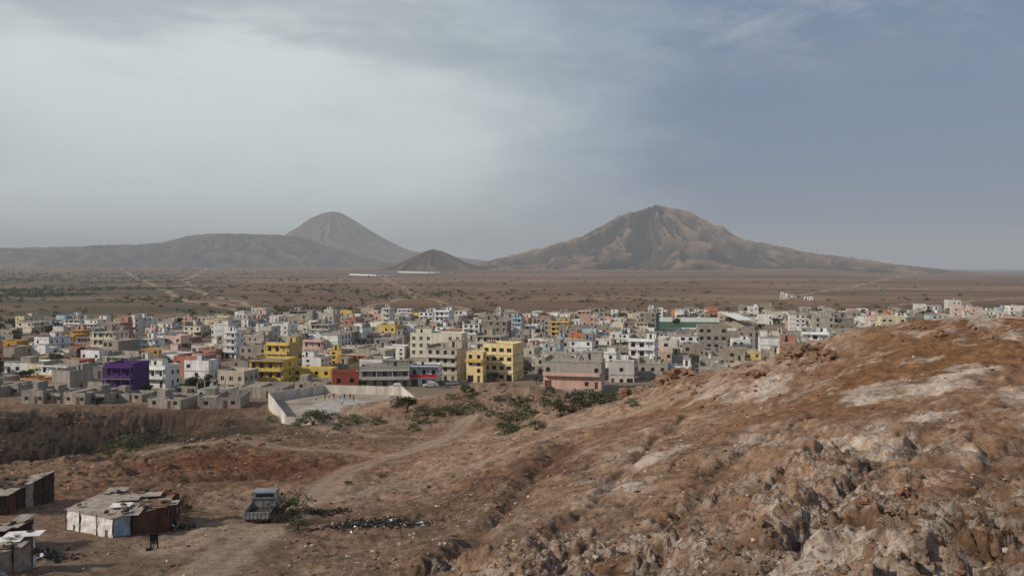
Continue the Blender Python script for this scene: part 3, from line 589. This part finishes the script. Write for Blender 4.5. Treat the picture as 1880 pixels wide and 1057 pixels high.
for u,v,nn,sp,s in [(1215,702,34,3.4,1.0),(1245,696,14,2,1.4),(1180,714,10,2,1.0),(1470,650,20,2.4,.9),(1463,644,6,1,1.2),(1390,692,12,2,.7),(1320,740,8,3,.45),(1820,598,10,4,.4),(1700,604,6,3,.4),(1300,700,14,4,.6),(1560,930,6,4,.3),(1750,900,6,5,.3),(1350,980,6,4,.3),(1000,900,16,6,.25),(500,800,14,9,.4),(380,810,16,8,.45),(1480,668,10,2,.7),(150,760,20,16,.6),(880,717,14,8,.6)]:
    c=hit(u,v)
    for i in range(nn): bl.append(c+gs.randn(2)*sp*.5); bs.append(s*gs.uniform(.3,1.2))
stones('boulders',np.array(bl),np.array(bs),[stm[0],stm[3],stm[0]],ICO2)
# ---------------------------------------------------------------- shacks
tw=smat('white_tarp',(.74,.71,.66),.7,.25,2.5,bump=.4); tg=smat('green_tarp',(.22,.29,.24),.7,.3,3); tb=smat('pale_blue_panel',(.38,.50,.60),.6,.3,3); tbr=smat('brown_board',(.14,.075,.05),.9,.4,3,streak=True)
tgr=smat('weathered_sheet',(.36,.30,.24),.8,.4,2); trs=smat('rusty_sheet',(.22,.12,.075),.85,.5,2); tdk=smat('dark_board',(.07,.055,.045),.9,.4,3); trb=smat('dark_refuse',(.03,.028,.026),.9,.5,3)
SMt=[tw,tg,tb,tbr,tgr,trs,tdk,trb]
def shack(name,foot,h,seed,wallsel,roofsel,pw=(.9,1.8),slope=0,junk=9):
    g=random.Random(seed); m=MB(); foot=[Vector((p[0],p[1],0)) for p in foot]; z0=min(onz(p.x,p.y) for p in foot)
    ym=min(p.y for p in foot)
    hs=[h+slope*(p.y-ym)+g.uniform(-.05,.05) for p in foot]; n_=len(foot)
    for i in range(n_):
        a,b_=foot[i],foot[(i+1)%n_]; L=(b_-a).length; d=(b_-a)/L; nn=Vector((d.y,-d.x,0)); x=0
        while x<L-.01:
            wd=min(g.uniform(*pw),L-x)
            if L-x-wd<.4: wd=L-x
            t0,t1=x/L,(x+wd)/L; z1=z0+hs[i]*(1-t0)+hs[(i+1)%n_]*t0; z2=z0+hs[i]*(1-t1)+hs[(i+1)%n_]*t1
            of=nn*g.uniform(0,.04); A_=a+d*x+of; B_=a+d*(x+wd)+of; mt=g.choice(wallsel[i%len(wallsel)])
            k=5; nx_=4; rows=[]
            for j in range(k+1):
                f_=j/k; rows.append([Vector((A_.x+(B_.x-A_.x)*q/nx_,A_.y+(B_.y-A_.y)*q/nx_,z0-.5+((z1+(z2-z1)*q/nx_)-z0+.5)*f_))+nn*.05*math.sin(j*1.9+q*1.3+x*3) for q in range(nx_+1)])
            for j in range(k):
                for q in range(nx_): m.q([rows[j][q],rows[j][q+1],rows[j+1][q+1],rows[j+1][q]],mt)
            if g.random()<.35:
                zc_=z0+g.uniform(.2,.9); pz=nn*.11; a2=A_+d*wd*.15+pz; b2=A_+d*wd*.6+pz; hh=g.uniform(.3,.7); m.q([(a2.x,a2.y,zc_),(b2.x,b2.y,zc_),(b2.x,b2.y,zc_+hh),(a2.x,a2.y,zc_+hh)],g.choice(wallsel[i%len(wallsel)]+[4]))
            m.cyl((A_.x+nn.x*.05,A_.y+nn.y*.05,z0-.4),(A_.x+nn.x*.05,A_.y+nn.y*.05,z1+.08),.035,.03,3,6)
            x+=wd
    ctr=sum(foot,Vector())/n_
    up=[Vector((p.x+(p.x-ctr.x)*.05,p.y+(p.y-ctr.y)*.05,z0+hh+.02)) for p,hh in zip(foot,hs)]
    m.q(up,roofsel[0]); m.q([p-Vector((0,0,.05)) for p in up][::-1],roofsel[0])
    for i in range(n_): j=(i+1)%n_; m.q([up[i]-Vector((0,0,.05)),up[j]-Vector((0,0,.05)),up[j],up[i]],roofsel[0])
    mn=Vector((min(p.x for p in foot),min(p.y for p in foot),0)); mx_=Vector((max(p.x for p in foot),max(p.y for p in foot),0))
    def inside(p):
        c=False
        for i in range(n_):
            a,b_=foot[i],foot[i-1]
            if (a.y>p.y)!=(b_.y>p.y) and p.x<(b_.x-a.x)*(p.y-a.y)/(b_.y-a.y)+a.x: c=not c
        return c
    tilt=math.atan(slope)
    for i in range(junk):
        p=Vector((g.uniform(mn.x,mx_.x),g.uniform(mn.y,mx_.y),0))
        if not inside(p): continue
        zz=z0+h+slope*(p.y-ym)+.07+.01*i
        T=Matrix.Translation((p.x,p.y,zz))@Matrix.Rotation(tilt,4,'X')@Matrix.Rotation(g.choice([.1,.1,1.67])+g.uniform(-.12,.12),4,'Z')
        m.box(-g.uniform(.5,1.1),g.uniform(.5,1.1),-.4,.5,0,.02,g.choice(roofsel),T)
    for i in range(junk*2):
        p=Vector((g.uniform(mn.x,mx_.x),g.uniform(mn.y,mx_.y),0))
        if not inside(p): continue
        zz=z0+h+slope*(p.y-ym)+.16
        if g.random()<.5: m.cyl((p.x,p.y,zz),(p.x+g.uniform(-.9,.9),p.y+g.uniform(-.2,.2),zz+.04),.04,.03,3,5)
        else: m.box(-.16,.16,-.12,.12,-.05,.12,g.choice([4,6]),Matrix.Translation((p.x,p.y,zz))@Matrix.Rotation(g.random()*3,4,'Z'))
    return obj(name,m.mesh(name,SMt))
p1,p2,p3,p4=[hit(*q) for q in [(123,968),(207,986),(239,981),(306,974)]]
bk=np.array([-.2,4.4])
shack('tarp_shack',[p1,p2,p3,p3+bk*.9,p1+np.array([1.0,3.6])],1.8,4,[[0,0,0,1,0],[0,2],[3],[3,4],[0]],[4,0,4,5,0,0],slope=.07,junk=12)
shack('board_shack',[p3+np.array([.14,.05]),p4,p4+np.array([-.6,3.6]),p3+bk*.88+np.array([.14,0])],1.75,5,[[3,3,5],[3],[3],[6]],[5,4,5,5,4],slope=.09)
q1,q2=hit(-70,948),hit(45,936); shack('dark_shack',[q1,hit(10,944),q2,q2+np.array([0,4.]),q1+np.array([0,4.])],2.1,6,[[6,3,4],[6,6,3],[6,4],[6],[6]],[4,4,5,6],slope=.05)
q1,q2=hit(-70,1070),hit(22,1058); shack('scrap_shack',[q1,q2,q2+np.array([.0,2.2]),q1+np.array([0,2.6])],1.7,7,[[0,4,0],[0,6,4],[6],[6]],[4,5,6,0],slope=.05,junk=16)
q1,q2=hit(-70,1015),hit(25,1006); shack('scrap_shack',[q1,q2,q2+np.array([.0,2.0]),q1+np.array([0,2.2])],1.5,8,[[6,4],[6],[6],[6]],[4,6,4,5],junk=16)
def pile(name,u,v,r,n_,sel,seed,sx=1.6,sm=.1):
    g=random.Random(seed); m=MB(); c=hit(u,v)
    for i in range(n_):
        x=c[0]+g.gauss(0,r*.5)*sx; y=c[1]+g.gauss(0,r*.5); z=onz(x,y)+g.uniform(0,.12)
        T=Matrix.Translation((x,y,z))@Matrix.Rotation(g.random()*6,4,'Z')@Matrix.Rotation(g.uniform(-.9,.9),4,'X'); s_=g.uniform(.03,sm)
        m.box(-s_,s_,-s_*g.uniform(.3,.9),s_*.6,-.02,g.uniform(.01,.09),g.choice(sel),T)
    obj(name,m.mesh(name,SMt))
D_=[7]*14+[6,6,3,5]
pile('rubbish_heap',690,958,1.7,900,D_*3+[0,4,2],1,2,.13); pile('rubbish_heap',605,938,.9,300,D_,2,1.5,.13); pile('rubbish_heap',75,1015,1.2,150,D_+[0],3,1.6,.2); pile('rubble_pile',940,740,5,200,[6,3,7,4],4,2,.3); pile('rubble_pile',740,945,.9,60,[4,5,7],5)
pile('rubbish_heap',318,968,.9,90,D_+[0],6,1.6,.15); pile('litter',560,1000,8,40,[0,4,7,4],7,1.8,.07)
c=hit(283,1003); z=onz(*c); m=MB()
T=Matrix.Translation((c[0],c[1],z+.02))@Matrix.Rotation(.5,4,'Z')
for lx,ly in ((-.22,-.2),(.18,-.2),(-.22,.18),(.18,.18)): m.box(lx,lx+.05,ly,ly+.05,0,.44,0,T)
m.box(-.24,.25,-.22,.25,.44,.5,0,T); m.box(-.24,.25,.2,.25,.505,.95,0,T); m.box(-.5,-.1,-.4,-.05,0,.2,0,T)
m.cyl((c[0]-.2,c[1]+.3,z),(c[0]-.1,c[1]+.5,z+1.5),.03,.02,0,6)
obj('broken_chair',m.mesh('chair',[trb]))
# ---------------------------------------------------------------- vehicles
tyre=smat('tyre',(.02,.02,.02),.8,.1); glass=smat('car_glass',(.02,.025,.03),.1,.05,spec=.6); steel=smat('truck_grey_paint',(.26,.265,.265),.6,.4,3,spec=.3); lampr=smat('tail_lamp',(.3,.02,.02),.3,.05); chrome=smat('hub_metal',(.3,.3,.3),.4,.1,spec=.5)
carw=smat('white_car_paint',(.7,.7,.69),.3,.05,spec=.5); cars=smat('silver_car_paint',(.35,.36,.37),.3,.05,spec=.5)
def wheel(m,x,y,r,w,mt=1,hub=4):
    m.cyl((x-w/2,y,r),(x+w/2,y,r),r,r,mt,18); m.cyl((x-w/2-.015,y,r),(x+w/2+.015,y,r),r*.5,r*.5,hub,10)
def truck():
    m=MB()
    for x in (-.78,.78):
        wheel(m,x,.9,.36,.22); wheel(m,x,3.9,.36,.22)
    m.box(-.35,.35,.1,4.6,.42,.58,0)
    m.box(-.925,.925,.005,2.83,.68,.78,3); m.box(-.95,.95,-.05,0,.66,1.16,0); m.box(-.98,-.93,.005,2.9,.7,1.16,0); m.box(.93,.98,.005,2.9,.7,1.16,0); m.box(-.92,.92,2.84,2.89,.785,1.5,0)
    for x in np.linspace(-.85,.85,7): m.box(x-.03,x+.03,-.08,-.052,.68,1.09,0)
    for y in np.linspace(.1,2.7,7):
        m.box(-1.01,-.982,y-.03,y+.03,.7,1.13,0); m.box(.982,1.01,y-.03,y+.03,.7,1.13,0)
    m.box(-.97,.97,-.09,-.053,1.10,1.17,0)
    for x in (-.9,.9):
        m.box(x-.05,x+.05,2.78,2.836,.8,1.85,0)
    m.box(-.95,.95,2.73,2.778,1.5,1.56,0)
    prof=[(3.0,.5),(3.0,1.9),(3.15,1.97),(4.2,1.95),(4.62,1.3),(4.85,1.2),(4.9,.5)]
    for a,b_ in zip(prof,prof[1:]+prof[:1]): m.q([(-.86,a[0],a[1]),(.86,a[0],a[1]),(.86,b_[0],b_[1]),(-.86,b_[0],b_[1])],0)
    for x in (-.86,.86): m.q([(x,a,b_) for a,b_ in prof],0)
    m.box(-.66,.66,2.965,2.997,1.36,1.8,2)
    for x in (-.885,.863): m.box(x,x+.022,3.25,4.1,1.3,1.78,2)
    m.q([(-.72,4.27,1.88),(.72,4.27,1.88),(.75,4.62,1.36),(-.75,4.62,1.36)],2)
    for x in (-1.1,1.1): m.box(x-.08,x+.08,4.1,4.15,1.35,1.6,3)
    for x in (-.8,.68): m.box(x,x+.12,-.02,.04,.5,.595,5)
    m.box(-.3,.3,-.01,.02,.46,.595,3)
    m.box(-.9,.9,-.03,.03,.6,.655,3)
    return m.mesh('truck',[steel,tyre,glass,tdk,chrome,lampr])
c=hit(471,962); zt=onz(c[0],c[1]+2)
obj('flatbed_truck',truck(),(c[0],c[1],zt-.02),(math.radians(-1.5),0,math.radians(6)),(1,.95,1.0))
def car(paint,tall=1.0):
    m=MB(); Lh=2.15
    low=[(-Lh,.3),(-Lh,.75),(-Lh+.12,.9),(-1.2,.95),(1.5,.95),(2.0,.88),(Lh,.7),(Lh,.3)]
    cab=[(-1.15,.95),(-.55,1.42*tall),(-.3,1.47*tall),(1.1,1.47*tall),(1.35,1.4*tall),(1.75,.95)]
    for prof,w0,w1 in((low,.86,.86),(cab,.8,.66)):
        zt=max(p[1] for p in prof); zb=min(p[1] for p in prof)
        ww=lambda z:w0+(w1-w0)*(z-zb)/(zt-zb)
        for a,b_ in zip(prof,prof[1:]+prof[:1]): m.q([(a[0],-ww(a[1]),a[1]),(b_[0],-ww(b_[1]),b_[1]),(b_[0],ww(b_[1]),b_[1]),(a[0],ww(a[1]),a[1])],0)
        for s_ in(-1,1): m.q([(a,s_*ww(b_),b_) for a,b_ in prof],0)
    wz=lambda z:.8+(.66-.8)*(z-.95)/(.52*tall)+.012
    for s_ in(-1,1):
        for x0,x1,xa,xb in((-.95,.2,-.5,.2),(.3,1.5,.3,1.2)):
            za,zb_=1.0,1.36*tall; m.q([(x0,s_*wz(za),za),(x1,s_*wz(za),za),(xb,s_*wz(zb_),zb_),(xa,s_*wz(zb_),zb_)],2)
    m.q([(-1.11,-.68,1.0),(-1.11,.68,1.0),(-.63,.58,1.37*tall),(-.63,-.58,1.37*tall)],2); m.q([(1.74,-.68,1.0),(1.74,.68,1.0),(1.43,.58,1.36*tall),(1.43,-.58,1.36*tall)],2)
    for x in(-1.35,1.3):
        for y in(-.76,.76): m.cyl((x,y-.11,.32),(x,y+.11,.32),.32,.32,1,16); m.cyl((x,y-.125,.32),(x,y+.125,.32),.17,.17,4,10)
    for y in(-.65,.65): m.box(-2.18,-2.152,y-.14,y+.14,.6,.74,4); m.box(2.152,2.18,y-.12,y+.12,.62,.8,5)
    return m.mesh('car',[paint,tyre,glass,tdk,chrome,lampr])
CA=[car(carw),car(cars,1.1),car(carw,1.2)]
for (u,d,k,rz) in [(688,238,0,12),(727,244,2,5),(828,252,0,30),(712,252,1,4),(640,250,0,80),(355,222,0,10),(1005,246,1,10),(560,262,1,70),(790,248,2,15)]:
    x=(u-UC)*d/F; obj('parked_car',CA[k],(x,d,onz(x,d)),(0,0,math.radians(rz)))
for u,d in [(520,247),(400,250),(620,258),(850,270),(1150,268),(300,300),(700,310),(980,300),(200,260),(900,360),(560,340),(1240,330)]:
    m=MB(); m.cyl((0,0,-.5),(0,0,8.2),.13,.09,0,8); m.box(-.8,.8,-.05,.05,7.6,7.72,0)
    for x in(-.7,0,.7): m.cyl((x,0,7.725),(x,0,7.9),.04,.03,0,6)
    x=(u-UC)*d/F; obj('utility_pole',m.mesh('pole',[conc]),(x,d,0),(0,0,R.uniform(0,3)))
# ---------------------------------------------------------------- people
skin=smat('skin',(.12,.06,.04),.6,.1); sh=[smat('shirt_red',(.4,.05,.05)),smat('shirt_white',(.6,.6,.58)),smat('shirt_blue',(.06,.12,.35))]; pants=smat('dark_trousers',(.03,.035,.05)); hair=smat('black_hair',(.01,.01,.01))
def person(k,shirt):
    st=[.0,.25,.12][k]; ar=[.12,.45,.25][k]
    J=[((0,0,.95),.15),((0,0,1.15),.13),((0,0,1.4),.15),((0,0,1.5),.06),((0,0,1.58),.085),((0,.01,1.68),.1),((0,0,1.76),.06)]
    E=[(0,1),(1,2),(2,3),(3,4),(4,5),(5,6)]
    for s_ in(-1,1):
        b0=len(J); J+=[((s_*.10,0,.88),.095),((s_*.12,-s_*st*.5+.02*1,.48),.065),((s_*.13,-s_*st,.09),.045),((s_*.13,-s_*st-.14,.04),.04)]; E+=[(0,b0),(b0,b0+1),(b0+1,b0+2),(b0+2,b0+3)]
        b0=len(J); J+=[((s_*.19,0,1.4),.06),((s_*.25,s_*ar*.3,1.13),.045),((s_*.27,s_*ar*.5-.1,.9),.035),((s_*.27,s_*ar*.5-.13,.8),.035)]; E+=[(2,b0),(b0,b0+1),(b0+1,b0+2),(b0+2,b0+3)]
    me=bpy.data.meshes.new('p'); me.from_pydata([j[0] for j in J],E,[]); o=bpy.data.objects.new('p',me); sc.collection.objects.link(o)
    o.modifiers.new('s','SKIN'); o.modifiers.new('b','SUBSURF').levels=1
    for i,j in enumerate(J): me.skin_vertices[0].data[i].radius=(j[1],j[1]*.85)
    me.skin_vertices[0].data[0].use_root=True
    dg=bpy.context.evaluated_depsgraph_get(); dg.update(); m2=bpy.data.meshes.new_from_object(o.evaluated_get(dg)); bpy.data.objects.remove(o)
    m2.materials.clear()
    for q in(skin,sh[shirt],pants,hair): m2.materials.append(q)
    for p in m2.polygons:
        z=p.center.z; p.material_index= 3 if (z>1.7 or (z>1.6 and p.center.y>.04)) else 0 if z>1.47 else (0 if (abs(p.center.x)>.2 and z<1.15) else 1 if z>.93 else 2 if z>.12 else 3); p.use_smooth=True
    return m2
PM=[person(i,i) for i in range(3)]+[person(1,1)]
for i,(x,y) in enumerate([(-47,212),(-45.5,212.5),(-44,211),(-48.5,213),(-42.5,211),(-51,209),(-41,208),(-43,203),(-49,210.5)]):
    obj('person',PM[i%4],(x,y,zc+.03),(0,0,R.uniform(0,6)))
# ---------------------------------------------------------------- sky, sun, camera
EL=math.radians(32); AZ=math.radians(-112)
w=bpy.data.worlds.new('World'); sc.world=w; w.use_nodes=True; nt=w.node_tree; nt.nodes.clear()
out=N(nt,'ShaderNodeOutputWorld'); sky=N(nt,'ShaderNodeTexSky',sky_type='NISHITA'); sky.sun_disc=False; sky.sun_elevation=EL; sky.sun_rotation=AZ; sky.dust_density=3; sky.air_density=1.0
b1=N(nt,'ShaderNodeBackground'); b1.inputs[1].default_value=.055; nt.links.new(sky.outputs[0],b1.inputs[0])
tc=N(nt,'ShaderNodeTexCoord'); D=tc.outputs['Generated']
def vm(op,a,bv):
    z=N(nt,'ShaderNodeVectorMath',operation=op); nt.links.new(a,z.inputs[0])
    if isinstance(bv,tuple): z.inputs[1].default_value=bv
    else: nt.links.new(bv,z.inputs[1])
    return z
def mth(op,a,b_,c=None):
    z=N(nt,'ShaderNodeMath',operation=op)
    for i,q in enumerate((a,b_,c)):
        if q is None: continue
        if isinstance(q,(int,float)): z.inputs[i].default_value=q
        else: nt.links.new(q,z.inputs[i])
    return z.outputs[0]
def rng(src,a,b_,c,d):
    z=N(nt,'ShaderNodeMapRange',interpolation_type='SMOOTHSTEP'); z.inputs[1].default_value=a;z.inputs[2].default_value=b_;z.inputs[3].default_value=c;z.inputs[4].default_value=d; nt.links.new(src,z.inputs[0]); return z.outputs[0]
g0=Vector((-.46,1,.17)).normalized()
dp_=vm('DOT_PRODUCT',D,tuple(g0)).outputs['Value']
nz=N(nt,'ShaderNodeTexNoise'); nz.inputs['Scale'].default_value=3.6; nz.inputs['Detail'].default_value=7; nz.inputs['Roughness'].default_value=.52
mp=N(nt,'ShaderNodeMapping'); mp.inputs['Scale'].default_value=(1,1,2.4); mp.inputs['Rotation'].default_value=(0,.25,0); nt.links.new(D,mp.inputs[0]); nt.links.new(mp.outputs[0],nz.inputs[0])
ang_=mth('MULTIPLY_ADD',nz.outputs['Fac'],.24,dp_)
glow=rng(ang_,.89,1.13,0,1)
nz2=N(nt,'ShaderNodeTexNoise'); nz2.inputs['Scale'].default_value=5; nz2.inputs['Detail'].default_value=9; nz2.inputs['Roughness'].default_value=.6; nz2.inputs['Distortion'].default_value=.4
mp2=N(nt,'ShaderNodeMapping'); mp2.inputs['Scale'].default_value=(1,1,3.0); mp2.inputs['Location'].default_value=(.3,.1,.45); nt.links.new(D,mp2.inputs[0]); nt.links.new(mp2.outputs[0],nz2.inputs[0])
nz3=N(nt,'ShaderNodeTexNoise'); nz3.inputs['Scale'].default_value=4; nz3.inputs['Detail'].default_value=8; nz3.inputs['Roughness'].default_value=.55
mp3=N(nt,'ShaderNodeMapping'); mp3.inputs['Scale'].default_value=(1,1,4.0); mp3.inputs['Location'].default_value=(2.3,.7,.1); nt.links.new(D,mp3.inputs[0]); nt.links.new(mp3.outputs[0],nz3.inputs[0])
sx=N(nt,'ShaderNodeSeparateXYZ'); nt.links.new(D,sx.inputs[0])
cl=mth('MULTIPLY',rng(nz2.outputs['Fac'],.46,.70,0,1),rng(sx.outputs[2],.18,.30,0,1))
cdk=mth('MULTIPLY',rng(nz3.outputs['Fac'],.42,.66,0,1),rng(sx.outputs[2],.14,.30,0,1))
mixc=N(nt,'ShaderNodeMix',data_type='RGBA'); mixc.inputs[6].default_value=(.175,.255,.395,1); mixc.inputs[7].default_value=(.80,.89,.87,1); nt.links.new(glow,mixc.inputs[0])
mixk=N(nt,'ShaderNodeMix',data_type='RGBA'); nt.links.new(mth('MULTIPLY',cdk,.55),mixk.inputs[0]); nt.links.new(mixc.outputs[2],mixk.inputs[6]); mixk.inputs[7].default_value=(.25,.31,.39,1)
mixd=N(nt,'ShaderNodeMix',data_type='RGBA'); nt.links.new(mth('MULTIPLY',cl,.5),mixd.inputs[0]); nt.links.new(mixk.outputs[2],mixd.inputs[6]); mixd.inputs[7].default_value=(.60,.63,.68,1)
b2=N(nt,'ShaderNodeBackground'); b2.inputs[1].default_value=1; nt.links.new(mixd.outputs[2],b2.inputs[0])
ms=N(nt,'ShaderNodeMixShader'); ms.inputs[0].default_value=.85; nt.links.new(b1.outputs[0],ms.inputs[1]); nt.links.new(b2.outputs[0],ms.inputs[2]); nt.links.new(ms.outputs[0],out.inputs[0])
sd=bpy.data.lights.new('sun','SUN'); sd.energy=3.8; sd.angle=math.radians(3); sd.color=(1,.91,.79); so=bpy.data.objects.new('sun',sd); sc.collection.objects.link(so)
S=Vector((math.sin(AZ)*math.cos(EL),math.cos(AZ)*math.cos(EL),math.sin(EL))); so.rotation_euler=S.to_track_quat('Z','Y').to_euler(); so.location=(-50,-20,100)
cd=bpy.data.cameras.new('camera'); cd.lens=36*F/1880; cd.sensor_width=36; cd.shift_y=-(528.5-490)/1880; cd.clip_start=.3; cd.clip_end=80000
co=bpy.data.objects.new('camera',cd); sc.collection.objects.link(co); co.location=(0,0,HC); co.rotation_euler=(math.radians(90),0,0); sc.camera=co
